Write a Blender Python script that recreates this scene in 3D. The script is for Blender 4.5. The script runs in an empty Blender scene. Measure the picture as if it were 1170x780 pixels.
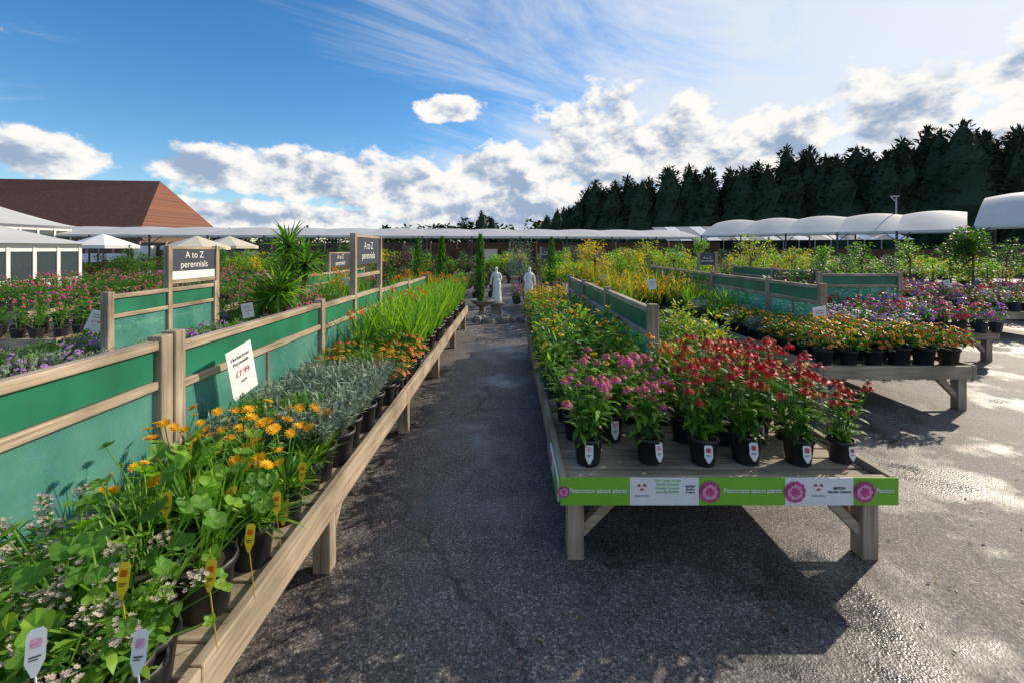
import bpy, math, random
from mathutils import Vector, Matrix
R=random.Random(7)
F=500.0; U0=582.0; V0=285.0; H=1.6
def P(u,v,d): return ((u-U0)/F*d, d, H-(v-V0)/F*d)
scene=bpy.context.scene
scene.view_settings.view_transform='Standard'
scene.view_settings.look='None'
scene.view_settings.exposure=0
# ---------------------------------------------------------------- materials
MATS={}
def nm(name):
    m=bpy.data.materials.new(name); m.use_nodes=True; MATS[name]=m
    nt=m.node_tree; b=nt.nodes['Principled BSDF']; return m,nt,b
def N(nt,t,**k):
    n=nt.nodes.new(t)
    for a,v in k.items(): setattr(n,a,v)
    return n
def ramp(nt,stops):
    r=N(nt,'ShaderNodeValToRGB'); e=r.color_ramp.elements
    while len(e)<len(stops): e.new(0.5)
    for i,(p,c) in enumerate(stops):
        e[i].position=p; e[i].color=(c[0],c[1],c[2],1)
    return r
def sc(c,k): return tuple(min(1,x*k) for x in c)
def leafmat(name,c,trans=0.35,rough=0.5,var=0.35,tc=None):
    m,nt,b=nm(name)
    tcn=N(nt,'ShaderNodeTexCoord'); no=N(nt,'ShaderNodeTexNoise'); no.inputs['Scale'].default_value=14; no.inputs['Detail'].default_value=1
    nt.links.new(tcn.outputs['Object'],no.inputs['Vector'])
    r=ramp(nt,[(0.3,sc(c,1-var)),(0.7,sc(c,1+var))])
    nt.links.new(no.outputs['Fac'],r.inputs['Fac'])
    col=r.outputs['Color']
    nt.links.new(col,b.inputs['Base Color'])
    b.inputs['Roughness'].default_value=rough; b.inputs['Specular IOR Level'].default_value=0.3
    if trans<=0: return
    tr=N(nt,'ShaderNodeBsdfTranslucent'); mx=N(nt,'ShaderNodeMixShader'); mx.inputs[0].default_value=trans
    if tc: tr.inputs['Color'].default_value=(min(1,c[0]*tc[0]),min(1,c[1]*tc[1]),min(1,c[2]*tc[2]),1)
    else: nt.links.new(col,tr.inputs['Color'])
    out=nt.nodes['Material Output']
    nt.links.new(b.outputs[0],mx.inputs[1]); nt.links.new(tr.outputs[0],mx.inputs[2]); nt.links.new(mx.outputs[0],out.inputs['Surface'])
def plain(name,c,rough=0.6,var=0.12,scale=20,metal=0,bump=0):
    m,nt,b=nm(name)
    tcn=N(nt,'ShaderNodeTexCoord'); no=N(nt,'ShaderNodeTexNoise'); no.inputs['Scale'].default_value=scale; no.inputs['Detail'].default_value=3
    nt.links.new(tcn.outputs['Object'],no.inputs['Vector'])
    r=ramp(nt,[(0.3,sc(c,1-var)),(0.7,sc(c,1+var))])
    nt.links.new(no.outputs['Fac'],r.inputs['Fac']); nt.links.new(r.outputs['Color'],b.inputs['Base Color'])
    b.inputs['Roughness'].default_value=rough; b.inputs['Metallic'].default_value=metal
    if bump:
        bp=N(nt,'ShaderNodeBump'); bp.inputs['Strength'].default_value=bump; bp.inputs['Distance'].default_value=0.02
        nt.links.new(no.outputs['Fac'],bp.inputs['Height']); nt.links.new(bp.outputs[0],b.inputs['Normal'])
    return m,nt,b
TG=(1.8,1.8,0.7)
leafmat('leaf_dark',(0.055,0.125,0.025),0.3,tc=TG)
leafmat('leaf_mid',(0.10,0.24,0.03),0.4,tc=TG)
leafmat('leaf_light',(0.20,0.37,0.035),0.45,tc=TG)
leafmat('leaf_yellow',(0.50,0.48,0.03),0.45)
leafmat('leaf_grey',(0.26,0.34,0.24),0.25)
leafmat('leaf_blue',(0.09,0.18,0.11),0.3)
leafmat('leaf_conifer',(0.024,0.046,0.022),0.0,0.85,.5)
leafmat('leaf_fartree',(0.045,0.08,0.03),0.0,0.8)
leafmat('leaf_purple',(0.12,0.03,0.045),0.3)
leafmat('petal_red',(0.75,0.018,0.03),0.4,var=.3)
leafmat('petal_pink',(0.74,0.11,0.34),0.4,var=.3)
leafmat('petal_orange',(0.84,0.22,0.01),0.4,var=.25)
leafmat('petal_amber',(0.92,0.50,0.01),0.4,var=.15)
leafmat('petal_yellow',(0.92,0.64,0.02),0.4,var=.15)
leafmat('petal_white',(0.78,0.74,0.76),0.35,var=.1)
leafmat('petal_blush',(0.56,0.46,0.38),0.3,var=.3)
leafmat('petal_purple',(0.42,0.20,0.66),0.35,var=.25)
plain('cone_brown',(0.20,0.05,0.015),0.8,0.5,300)
plain('cone_orange',(0.50,0.17,0.02),0.8,0.4,300)
plain('pot_black',(0.022,0.022,0.025),0.5,0.3,8)
plain('soil',(0.04,0.025,0.018),0.95,0.4,60)
plain('label_yellow',(0.88,0.62,0.02),0.4,0.05)
plain('label_white',(0.82,0.82,0.80),0.45,0.04)
plain('label_red',(0.62,0.05,0.06),0.45,0.2,120)
plain('label_pink',(0.80,0.35,0.50),0.45,0.4,120)
plain('ink',(0.05,0.05,0.05),0.6)
plain('ink_red',(0.5,0.02,0.02),0.6)
plain('bark',(0.12,0.08,0.055),0.9,0.4,30,bump=.5)
plain('metal_grey',(0.30,0.31,0.32),0.45,0.1,4,0.6)
plain('metal_dark',(0.05,0.055,0.06),0.5)
plain('sign_slate',(0.055,0.062,0.085),0.45,0.08)
plain('white_paint',(0.78,0.78,0.76),0.5,0.04)
plain('stone_white',(0.80,0.79,0.75),0.75,0.1,14,bump=.2)
plain('stone_grey',(0.24,0.22,0.20),0.85,0.35,12,bump=.5)
plain('brick_dark',(0.16,0.09,0.06),0.85,0.3,5)
plain('timber_dark',(0.10,0.07,0.05),0.8,0.35,6)
plain('banner_green',(0.20,0.50,0.03),0.4,0.06,5)
plain('board_green',(0.014,0.16,0.085),0.42,0.28,3)
plain('glass_dark',(0.05,0.07,0.08),0.08,0.1)
plain('umbrella_cream',(0.6,0.55,0.44),0.8,0.06)
for ax,s in (('x',(1.2,26,26)),('y',(26,1.2,26)),('z',(26,26,1.2))):
    m,nt,b=nm('wood_'+ax)
    tcn=N(nt,'ShaderNodeTexCoord'); mp=N(nt,'ShaderNodeMapping'); mp.inputs['Scale'].default_value=s
    nt.links.new(tcn.outputs['Object'],mp.inputs['Vector'])
    no=N(nt,'ShaderNodeTexNoise'); no.inputs['Scale'].default_value=1.6; no.inputs['Detail'].default_value=5; no.inputs['Roughness'].default_value=.65; no.inputs['Distortion'].default_value=.6
    nt.links.new(mp.outputs[0],no.inputs['Vector'])
    r=ramp(nt,[(0.25,(0.16,0.115,0.08)),(0.48,(0.41,0.32,0.22)),(0.75,(0.62,0.51,0.38))]); nt.links.new(no.outputs['Fac'],r.inputs['Fac'])
    n2=N(nt,'ShaderNodeTexNoise'); n2.inputs['Scale'].default_value=2.3; n2.inputs['Detail'].default_value=5
    nt.links.new(tcn.outputs['Object'],n2.inputs['Vector'])
    r2=ramp(nt,[(0.32,(0.42,0.44,0.42)),(0.6,(1,1,1))]); nt.links.new(n2.outputs['Fac'],r2.inputs['Fac'])
    mm=N(nt,'ShaderNodeMix',data_type='RGBA',blend_type='MULTIPLY'); mm.inputs[0].default_value=.9
    nt.links.new(r.outputs[0],mm.inputs[6]); nt.links.new(r2.outputs[0],mm.inputs[7]); nt.links.new(mm.outputs[2],b.inputs['Base Color'])
    bp=N(nt,'ShaderNodeBump'); bp.inputs['Strength'].default_value=.5; bp.inputs['Distance'].default_value=.004
    nt.links.new(no.outputs['Fac'],bp.inputs['Height']); nt.links.new(bp.outputs[0],b.inputs['Normal']); b.inputs['Roughness'].default_value=.75
m,nt,b=nm('netting_teal')
tcn=N(nt,'ShaderNodeTexCoord'); no=N(nt,'ShaderNodeTexNoise'); no.inputs['Scale'].default_value=2.6; no.inputs['Detail'].default_value=6
nt.links.new(tcn.outputs['Object'],no.inputs['Vector'])
r=ramp(nt,[(0.3,(0.07,0.30,0.25)),(0.7,(0.26,0.54,0.47))]); nt.links.new(no.outputs['Fac'],r.inputs['Fac']); nt.links.new(r.outputs[0],b.inputs['Base Color'])
b.inputs['Roughness'].default_value=.2
tp=N(nt,'ShaderNodeBsdfTransparent'); tp.inputs['Color'].default_value=(.66,.97,.90,1)
mx2=N(nt,'ShaderNodeMixShader'); mx2.inputs[0].default_value=.56
nt.links.new(b.outputs[0],mx2.inputs[1]); nt.links.new(tp.outputs[0],mx2.inputs[2])
nt.links.new(mx2.outputs[0],nt.nodes['Material Output'].inputs['Surface'])
m,nt,b=plain('canopy_fabric',(0.74,0.74,0.72),0.6,0.08,1.2)
tl=N(nt,'ShaderNodeBsdfTranslucent'); tl.inputs['Color'].default_value=(.7,.7,.68,1); mx=N(nt,'ShaderNodeMixShader'); mx.inputs[0].default_value=.3
nt.links.new(b.outputs[0],mx.inputs[1]); nt.links.new(tl.outputs[0],mx.inputs[2]); nt.links.new(mx.outputs[0],nt.nodes['Material Output'].inputs['Surface'])
m,nt,b=nm('roof_tiles')
tcn=N(nt,'ShaderNodeTexCoord'); br=N(nt,'ShaderNodeTexBrick'); br.inputs['Scale'].default_value=3
br.inputs['Color1'].default_value=(.26,.10,.055,1); br.inputs['Color2'].default_value=(.17,.065,.04,1); br.inputs['Mortar'].default_value=(.07,.03,.02,1)
mp=N(nt,'ShaderNodeMapping'); mp.inputs['Rotation'].default_value=(math.radians(90),0,0)
nt.links.new(tcn.outputs['Object'],mp.inputs[0]); nt.links.new(mp.outputs[0],br.inputs['Vector']); nt.links.new(br.outputs['Color'],b.inputs['Base Color']); b.inputs['Roughness'].default_value=.85
# asphalt
m,nt,b=nm('asphalt')
tcn=N(nt,'ShaderNodeTexCoord')
vo=N(nt,'ShaderNodeTexVoronoi'); vo.inputs['Scale'].default_value=120
no=N(nt,'ShaderNodeTexNoise'); no.inputs['Scale'].default_value=.8; no.inputs['Detail'].default_value=7; no.inputs['Roughness'].default_value=.62
n3=N(nt,'ShaderNodeTexNoise'); n3.inputs['Scale'].default_value=45; n3.inputs['Detail'].default_value=3
n5=N(nt,'ShaderNodeTexNoise'); n5.inputs['Scale'].default_value=5; n5.inputs['Detail'].default_value=4
for q in (vo,no,n3,n5): nt.links.new(tcn.outputs['Object'],q.inputs['Vector'])
sep=N(nt,'ShaderNodeSeparateColor'); nt.links.new(vo.outputs['Color'],sep.inputs[0])
r=ramp(nt,[(0.0,(0.045,0.041,0.041)),(0.5,(0.125,0.115,0.111)),(0.85,(0.20,0.18,0.17)),(1.0,(0.40,0.36,0.33))]); nt.links.new(sep.outputs[0],r.inputs['Fac'])
r2=ramp(nt,[(0.36,(0.42,0.42,0.45)),(0.46,(0.85,0.83,0.83)),(0.70,(1.12,1.06,1.0))]); nt.links.new(no.outputs['Fac'],r2.inputs['Fac'])
mm=N(nt,'ShaderNodeMix',data_type='RGBA',blend_type='MULTIPLY'); mm.inputs[0].default_value=1
nt.links.new(r.outputs[0],mm.inputs[6]); nt.links.new(r2.outputs[0],mm.inputs[7])
r5=ramp(nt,[(0.35,(0.78,0.78,0.78)),(0.65,(1.1,1.1,1.1))]); nt.links.new(n5.outputs['Fac'],r5.inputs['Fac'])
m5=N(nt,'ShaderNodeMix',data_type='RGBA',blend_type='MULTIPLY'); m5.inputs[0].default_value=1
nt.links.new(mm.outputs[2],m5.inputs[6]); nt.links.new(r5.outputs[0],m5.inputs[7])
nd=N(nt,'ShaderNodeTexNoise'); nd.inputs['Scale'].default_value=3; nd.inputs['Detail'].default_value=4
nt.links.new(tcn.outputs['Object'],nd.inputs['Vector'])
va=N(nt,'ShaderNodeVectorMath',operation='SCALE'); va.inputs['Scale'].default_value=.5; nt.links.new(nd.outputs['Color'],va.inputs[0])
vb=N(nt,'ShaderNodeVectorMath',operation='ADD'); nt.links.new(tcn.outputs['Object'],vb.inputs[0]); nt.links.new(va.outputs[0],vb.inputs[1])
cr=N(nt,'ShaderNodeTexVoronoi',feature='DISTANCE_TO_EDGE'); cr.inputs['Scale'].default_value=.38; nt.links.new(vb.outputs[0],cr.inputs['Vector'])
r4=ramp(nt,[(0.0,(0.3,0.3,0.3)),(0.010,(1,1,1))]); nt.links.new(cr.outputs['Distance'],r4.inputs['Fac'])
m3=N(nt,'ShaderNodeMix',data_type='RGBA',blend_type='MULTIPLY'); m3.inputs[0].default_value=.85
nt.links.new(m5.outputs[2],m3.inputs[6]); nt.links.new(r4.outputs[0],m3.inputs[7])
nt.links.new(m3.outputs[2],b.inputs['Base Color'])
rr=ramp(nt,[(0.38,(0.25,)*3),(0.50,(0.72,)*3)]); nt.links.new(no.outputs['Fac'],rr.inputs['Fac']); nt.links.new(rr.outputs[0],b.inputs['Roughness'])
b.inputs['Specular IOR Level'].default_value=.5
bp=N(nt,'ShaderNodeBump'); bp.inputs['Strength'].default_value=.4; bp.inputs['Distance'].default_value=.003
nt.links.new(vo.outputs['Distance'],bp.inputs['Height'])
bp2=N(nt,'ShaderNodeBump'); bp2.inputs['Strength'].default_value=.45; bp2.inputs['Distance'].default_value=.004
nt.links.new(n3.outputs['Fac'],bp2.inputs['Height']); nt.links.new(bp.outputs[0],bp2.inputs['Normal']); nt.links.new(bp2.outputs[0],b.inputs['Normal'])
# ---------------------------------------------------------------- mesh builder
class MB:
    def __init__(s): s.v=[];s.f=[];s.m=[];s.names=[]
    def mi(s,n):
        if n not in s.names: s.names.append(n)
        return s.names.index(n)
    def add(s,vs,fs,mat):
        o=len(s.v); s.v+=vs; k=s.mi(mat)
        for f in fs: s.f.append(tuple(i+o for i in f)); s.m.append(k)
    def mesh(s,name,smooth=()):
        me=bpy.data.meshes.new(name); me.from_pydata([tuple(x) for x in s.v],[],s.f)
        for n in s.names: me.materials.append(MATS[n])
        me.polygons.foreach_set('material_index',s.m)
        if smooth:
            ok={s.names.index(n) for n in smooth if n in s.names}
            me.polygons.foreach_set('use_smooth',[(k in ok) for k in s.m])
        me.update(); return me
def obj(name,me,loc=(0,0,0),rz=0,s=1,parent=None):
    o=bpy.data.objects.new(name,me); o.location=loc; o.rotation_euler=(0,0,rz)
    o.scale=(s,s,s) if not isinstance(s,tuple) else s
    scene.collection.objects.link(o)
    if parent: o.parent=parent
    return o
def empty(name,loc=(0,0,0)):
    o=bpy.data.objects.new(name,None); o.location=loc; o.empty_display_size=.1; scene.collection.objects.link(o); return o
def box(mb,x0,x1,y0,y1,z0,z1,mat=None):
    if mat is None:
        d=(x1-x0,y1-y0,z1-z0); mat='wood_'+'xyz'[d.index(max(d))]
    mb.add([(x0,y0,z0),(x1,y0,z0),(x1,y1,z0),(x0,y1,z0),(x0,y0,z1),(x1,y0,z1),(x1,y1,z1),(x0,y1,z1)],
      [(0,3,2,1),(4,5,6,7),(0,1,5,4),(1,2,6,5),(2,3,7,6),(3,0,4,7)],mat)
def beam(mb,a,b,w,mat):
    a=Vector(a);b=Vector(b);d=(b-a).normalized(); s=d.cross(Vector((0,0,1)))
    if s.length<.01: s=Vector((1,0,0))
    s.normalize(); t=d.cross(s); s*=w/2;t*=w/2
    vs=[a-s-t,a+s-t,a+s+t,a-s+t,b-s-t,b+s-t,b+s+t,b-s+t]
    mb.add(vs,[(0,3,2,1),(4,5,6,7),(0,1,5,4),(1,2,6,5),(2,3,7,6),(3,0,4,7)],mat)
def cyl(mb,x,y,z0,z1,r0,r1,n,mat,cap=True):
    vs=[];
    for z,r in ((z0,r0),(z1,r1)):
        for i in range(n): a=2*math.pi*i/n; vs.append((x+r*math.cos(a),y+r*math.sin(a),z))
    fs=[(i,(i+1)%n,n+(i+1)%n,n+i) for i in range(n)]
    if cap: fs.append(tuple(range(n,2*n)))
    mb.add(vs,fs,mat)
def stem(mb,a,b,r,mat,r2=None):
    a=Vector(a);b=Vector(b); d=b-a
    if d.length<1e-5: return
    d.normalize(); s=d.cross(Vector((.3,.5,.1))).normalized(); t=d.cross(s); vs=[]
    for p,rr in ((a,r),(b,r2 if r2 else r)):
        for k in range(3):
            q=2*math.pi*k/3; vs.append(p+(s*math.cos(q)+t*math.sin(q))*rr)
    mb.add(vs,[(0,1,4,3),(1,2,5,4),(2,0,3,5)],mat)
PROF={'lance':lambda t:max(.04,math.sin(math.pi*min(1,(t*.9+.12)))**.8),
 'blade':lambda t:max(.05,(1-t)**.55),'oval':lambda t:max(.05,math.sin(math.pi*min(1,t*.92+.05))**.55)}
def leaf(mb,p,az,el,L,W,bend,mat,n=3,prof='lance',roll=0):
    x,y,z=p; f=PROF[prof]; vs=[]; e=el; sx,sy=-math.sin(az),math.cos(az); cr,sr=math.cos(roll),math.sin(roll)
    ca,sa=math.cos(az),math.sin(az)
    for i in range(n+1):
        w=W*f(i/n)*.5; ce,se=math.cos(e),math.sin(e)
        nx,ny,nz=-se*ca,-se*sa,ce
        ax,ay,azz=sx*cr+nx*sr,sy*cr+ny*sr,nz*sr
        vs.append((x-ax*w,y-ay*w,z-azz*w)); vs.append((x+ax*w,y+ay*w,z+azz*w))
        x+=L/n*ce*ca; y+=L/n*ce*sa; z+=L/n*se; e-=bend/n
    mb.add(vs,[(2*i,2*i+1,2*i+3,2*i+2) for i in range(n)],mat)
def basis(n):
    n=Vector(n).normalized(); s=n.cross(Vector((0.21,0.93,0.3))).normalized(); t=n.cross(s); return n,s,t
def head(mb,c,n,r,npet,pm,cm,droop=.4,cr=.28,ch=.25,wid=1.0,rows=1):
    n,s,t=basis(n); c=Vector(c); off=R.random()*6
    for row in range(rows):
        rk=r*(1-.3*row)
        for k in range(npet):
            a=off+row*.3+2*math.pi*k/npet+R.uniform(-.08,.08); d=s*math.cos(a)+t*math.sin(a); q=n.cross(d); dr=droop*R.uniform(.7,1.2)
            w=wid*math.pi*r/npet*.62
            up=n*(row*.12*r)
            p0=c+d*rk*.18+up; p1=c+d*rk*.65-n*dr*rk*.25+up; p2=c+d*rk*(1-.2*droop)-n*dr*rk*.8+up
            mb.add([p0-q*w*.5,p0+q*w*.5,p1+q*w,p1-q*w,p2+q*w*.55,p2-q*w*.55],[(0,1,2,3),(3,2,4,5)],pm)
    if cm:
        vs=[];m=7
        for rr,hh in ((1,0),(.85,.6),(.4,.95)):
            for k in range(m):
                a=2*math.pi*k/m; vs.append(c+(s*math.cos(a)+t*math.sin(a))*r*cr*rr+n*r*ch*hh)
        vs.append(c+n*r*ch*1.05)
        fs=[(j*m+k,j*m+(k+1)%m,(j+1)*m+(k+1)%m,(j+1)*m+k) for j in range(2) for k in range(m)]+[(2*m+k,2*m+(k+1)%m,3*m) for k in range(m)]
        mb.add(vs,fs,cm)
def pot(mb,x,y,z,r=.085,h=.16,n=14,mat='pot_black'):
    prof=[(.76,0),(.95,.86),(1.05,.86),(1.05,1.0),(.96,1.0),(.94,.9)]
    if n<10: prof=[(.78,0),(1.03,.9),(1.03,1.0)]
    vs=[]
    for rr,hh in prof:
        for i in range(n): a=2*math.pi*i/n; vs.append((x+r*rr*math.cos(a),y+r*rr*math.sin(a),z+h*hh))
    mb.add(vs,[(j*n+i,j*n+(i+1)%n,(j+1)*n+(i+1)%n,(j+1)*n+i) for j in range(len(prof)-1) for i in range(n)],mat)
    mb.add([(x+r*.94*math.cos(2*math.pi*i/n),y+r*.94*math.sin(2*math.pi*i/n),z+h*.9) for i in range(n)],[tuple(range(n))],'soil')
def tag(mb,x,y,z,w,h,mat,mat2,az=-1.57,tilt=.15):
    d=Vector((math.cos(az),math.sin(az),0)); s=Vector((-math.sin(az),math.cos(az),0)); u=(Vector((0,0,1))-d*tilt).normalized(); c=Vector((x,y,z)); nn=u.cross(s)*-1
    if nn.dot(d)<0: nn=-nn
    def q(a0,a1,b0,b1,o,mt): mb.add([c+s*a0+u*b0+nn*o,c+s*a1+u*b0+nn*o,c+s*a1+u*b1+nn*o,c+s*a0+u*b1+nn*o],[(0,1,2,3)],mt)
    mb.add([c-s*w*.12-u*h*.6,c+s*w*.12-u*h*.6,c+s*w*.5-u*h*.1,c+s*w*.5+u*h*.85,c+s*w*.3+u*h,c-s*w*.3+u*h,c-s*w*.5+u*h*.85,c-s*w*.5-u*h*.1],[(0,1,2,3,4,5,6,7)],mat)
    if mat2:
        pts=[c+nn*.002+u*h*.52+(s*math.cos(k*.785)+u*math.sin(k*.785))*w*.36*(1 if k%2 else .8) for k in range(8)]
        mb.add(pts,[tuple(range(8))],mat2); q(-w*.3,w*.3,h*.05,h*.10,.002,'ink'); q(-w*.3,w*.15,-h*.04,0,.002,'ink')
def rnd(a,b): return R.uniform(a,b)
# ----- plant kinds
def coneflower(mb,x,y,z,h,rad,det,pm='petal_red',cm='cone_orange',nst=None,droop=.7,fr=.042,lm='leaf_mid',npet=13):
    nst=nst or int(13*det)
    for i in range(nst):
        a=rnd(0,6.28); rr=rad*math.sqrt(R.random()); hh=h*rnd(.62,1.05)
        base=(x+rr*.25*math.cos(a),y+rr*.25*math.sin(a),z); mid=(x+rr*.6*math.cos(a),y+rr*.6*math.sin(a),z+hh*.55); top=(x+rr*math.cos(a),y+rr*math.sin(a),z+hh)
        stem(mb,base,mid,.0035,'leaf_mid'); stem(mb,mid,top,.003,'leaf_mid')
        nl=int(7*det)
        for k in range(nl):
            t=rnd(.05,.88); q=[base[j]+(mid[j]-base[j])*min(1,t*2)*1.0 if t<.5 else mid[j]+(top[j]-mid[j])*(t-.5)*2 for j in range(3)]
            L=rnd(.07,.13)*(1.15-.5*t); leaf(mb,q,rnd(0,6.28),rnd(-.1,.8),L,L*rnd(.22,.32),rnd(.5,1.5),R.choice((lm,lm,'leaf_dark','leaf_light')),3,'lance',rnd(-.5,.5))
        head(mb,top,(rnd(-.35,.35),rnd(-.5,.2),1),fr*rnd(.65,1.15),npet,pm,cm,droop*rnd(.4,1.3),.36,.45,.85)
def daisymound(mb,x,y,z,h,rad,det,pm='petal_yellow',cm='cone_brown',lm='leaf_mid',fr=.028,nf=34,nl=130,ll=.06,rows=1):
    for i in range(int(nl*det)):
        a=rnd(0,6.28); ph=math.acos(rnd(0.0,1)); k=rnd(.45,1)
        q=(x+rad*k*math.sin(ph)*math.cos(a),y+rad*k*math.sin(ph)*math.sin(a),z+h*(.12+.8*k*math.cos(ph)))
        leaf(mb,q,a+rnd(-1,1),rnd(-.2,1.1),ll*rnd(.7,1.3),ll*rnd(.25,.42),rnd(.2,1.2),R.choice((lm,lm,'leaf_dark' if lm!='leaf_grey' else lm)),2,'lance',rnd(-.6,.6))
    for i in range(int(nf*det)):
        a=rnd(0,6.28); ph=math.acos(rnd(0.15,1)); k=rnd(.92,1.15)
        q=(x+rad*k*math.sin(ph)*math.cos(a),y+rad*k*math.sin(ph)*math.sin(a),z+h*(.12+.88*k*math.cos(ph)))
        stem(mb,(x+rad*.4*math.cos(a),y+rad*.4*math.sin(a),z+h*.3),q,.0022,'leaf_mid')
        head(mb,q,(math.cos(a)*math.sin(ph),math.sin(a)*math.sin(ph),1),fr*rnd(.8,1.15),9,pm,cm,.1,.3,.25,1.0,rows)
def grassydaisy(mb,x,y,z,h,rad,det,pm='petal_amber',nf=9,nl=170,fr=.025):
    for i in range(nl):
        a=rnd(0,6.28); r0=rad*.35*R.random(); leaf(mb,(x+r0*math.cos(a),y+r0*math.sin(a),z),a+rnd(-.5,.5),rnd(.4,1.5),h*rnd(.5,.9),.011*rnd(.8,1.5),rnd(.2,1.5),R.choice(('leaf_mid','leaf_light','leaf_mid','leaf_dark')),4,'lance',rnd(-.8,.8))
    for i in range(nf):
        a=rnd(0,6.28); rr=rad*rnd(.2,1.1); t=Vector((x+rr*math.cos(a),y+rr*math.sin(a),z+h*rnd(.75,1.35))); b0=Vector((x,y,z)); m=b0.lerp(t,.6)+Vector((0,0,.02)); stem(mb,b0,m,.0028,'leaf_mid'); stem(mb,m,t,.0022,'leaf_mid')
        if R.random()<.75: head(mb,t,(rnd(-.6,.6),rnd(-.7,.3),1),fr*rnd(.8,1.2),13,pm,'cone_orange',-.25,.3,.25,1.1,3)
        else: head(mb,t,(0,0,1),.009,5,'leaf_mid','cone_orange',-.8,.7,1)
def sword(mb,x,y,z,h,rad,det,lm='leaf_light',nb=26,W=.022,pm=None):
    for i in range(int(nb*det)):
        a=rnd(0,6.28); leaf(mb,(x+rnd(-.05,.05),y+rnd(-.05,.05),z),a,rnd(1.15,1.55),h*rnd(.6,1.1),W*rnd(.7,1.2),rnd(.05,.7),R.choice((lm,lm,'leaf_mid')),4,'blade',rnd(-1.5,1.5))
    if pm:
        for i in range(int(3*det)+1):
            a=rnd(0,6.28); t=(x+rad*.7*math.cos(a),y+rad*.7*math.sin(a),z+h*rnd(.85,1.1)); stem(mb,(x,y,z),t,.003,'leaf_mid')
            for k in range(5): head(mb,(t[0]+rnd(-.03,.03),t[1]+rnd(-.03,.03),t[2]-k*.015),(rnd(-1,1),rnd(-1,1),.6),.018,5,pm,None,-.2)
def feathery(mb,x,y,z,h,rad,det,lm='leaf_grey',nb=60):
    for i in range(int(nb*det)):
        a=rnd(0,6.28); rr=rad*math.sqrt(R.random()); top=Vector((x+rr*math.cos(a),y+rr*math.sin(a),z+h*rnd(.55,1)*(1-.35*(rr/rad)**2))); b0=Vector((x+rr*.3*math.cos(a),y+rr*.3*math.sin(a),z))
        stem(mb,b0,top,.002,lm)
        for k in range(7):
            q=b0.lerp(top,rnd(.35,1)); leaf(mb,q,rnd(0,6.28),rnd(.1,1.2),rnd(.03,.06),rnd(.007,.013),rnd(-.2,.6),lm,2,'lance',rnd(-1,1))
def shrub(mb,x,y,z,h,rad,det,lm='leaf_dark',lm2='leaf_mid',nl=260,ll=.055,wr=.5,core=True):
    if core: stem(mb,(x,y,z),(x,y,z+h*.7),.012,'bark')
    cl=[(rnd(-.5,.5)*rad,rnd(-.5,.5)*rad,h*rnd(.3,.85),rnd(.4,.7)) for _ in range(7)]
    for i in range(int(nl*det)):
        c=R.choice(cl); a=rnd(0,6.28); ph=math.acos(rnd(-.7,1)); k=rad*c[3]*rnd(.6,1.05)
        q=(x+c[0]+k*math.sin(ph)*math.cos(a),y+c[1]+k*math.sin(ph)*math.sin(a),z+max(.02,c[2]+k*.9*math.cos(ph)))
        leaf(mb,q,a+rnd(-.8,.8),rnd(-.3,1.1),ll*rnd(.7,1.3),ll*wr*rnd(.7,1.2),rnd(0,.9),lm if R.random()<.6 else lm2,2,'oval',rnd(-.6,.6))
def roundleaf_plant(mb,x,y,z,h,rad,det,n=14,lr=.05):
    for i in range(int(n*det)):
        a=rnd(0,6.28); rr=rad*rnd(.2,1.15); hh=h*rnd(.08,1.1); c=Vector((x+rr*math.cos(a),y+rr*math.sin(a),z+hh))
        b0=Vector((x+rnd(-.03,.03),y+rnd(-.03,.03),z)); mid=b0.lerp(c,.55)+Vector((0,0,.05*h)); stem(mb,b0,mid,.003,'leaf_light'); stem(mb,mid,c,.0025,'leaf_light')
        nn,s,t=basis((math.cos(a)*rnd(.1,.9),math.sin(a)*rnd(.1,.8)-.3,1)); r0=lr*rnd(.4,1.25); vs=[c]; m=20
        for ring,cup in ((.5,.06),(1.0,.25)):
            for k in range(m):
                q=2*math.pi*k/m+.2; g=1-.55*max(0,math.cos(q))**14
                wob=1+.07*math.sin(q*5+i); ru=math.sin(q*5+i)*.11
                vs.append(c+(s*math.cos(q)+t*math.sin(q))*r0*ring*g*wob+nn*r0*(cup+ru*ring))
        fs=[(0,1+k,1+(k+1)%m) for k in range(m)]+[(1+k,1+m+k,1+m+(k+1)%m,1+(k+1)%m) for k in range(m)]
        mb.add(vs,fs,R.choice(('leaf_light','leaf_mid','leaf_mid')))
def umbel_plant(mb,x,y,z,h,rad,det,pm='petal_blush'):
    for i in range(int(16*det)):
        a=rnd(0,6.28); rr=rad*math.sqrt(R.random()); t=Vector((x+rr*math.cos(a),y+rr*math.sin(a),z+h*rnd(.45,1.1))); b0=Vector((x+rnd(-.03,.03),y+rnd(-.03,.03),z)); m=b0.lerp(t,.6); stem(mb,b0,m,.003,'leaf_mid'); stem(mb,m,t,.0025,'leaf_mid')
        if i%3:
            t=t+Vector((0,0,.02))
            for k in range(20):
                q=t+Vector((rnd(-.028,.028),rnd(-.028,.028),rnd(-.012,.022))); stem(mb,t-Vector((0,0,.03)),q,.001,'leaf_mid')
                head(mb,q,(rnd(-.5,.5),rnd(-.8,.3),1),.0065,6,pm,None,-.3)
        for k in range(12):
            q=b0.lerp(t,rnd(.1,.9)); leaf(mb,q,rnd(0,6.28),rnd(-.2,.9),rnd(.045,.09),rnd(.014,.025),rnd(.3,1.3),R.choice(('leaf_mid','leaf_light','leaf_mid')),3,'lance',rnd(-.5,.5))
SM=('pot_black','stone_white','cone_brown','cone_orange')
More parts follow.
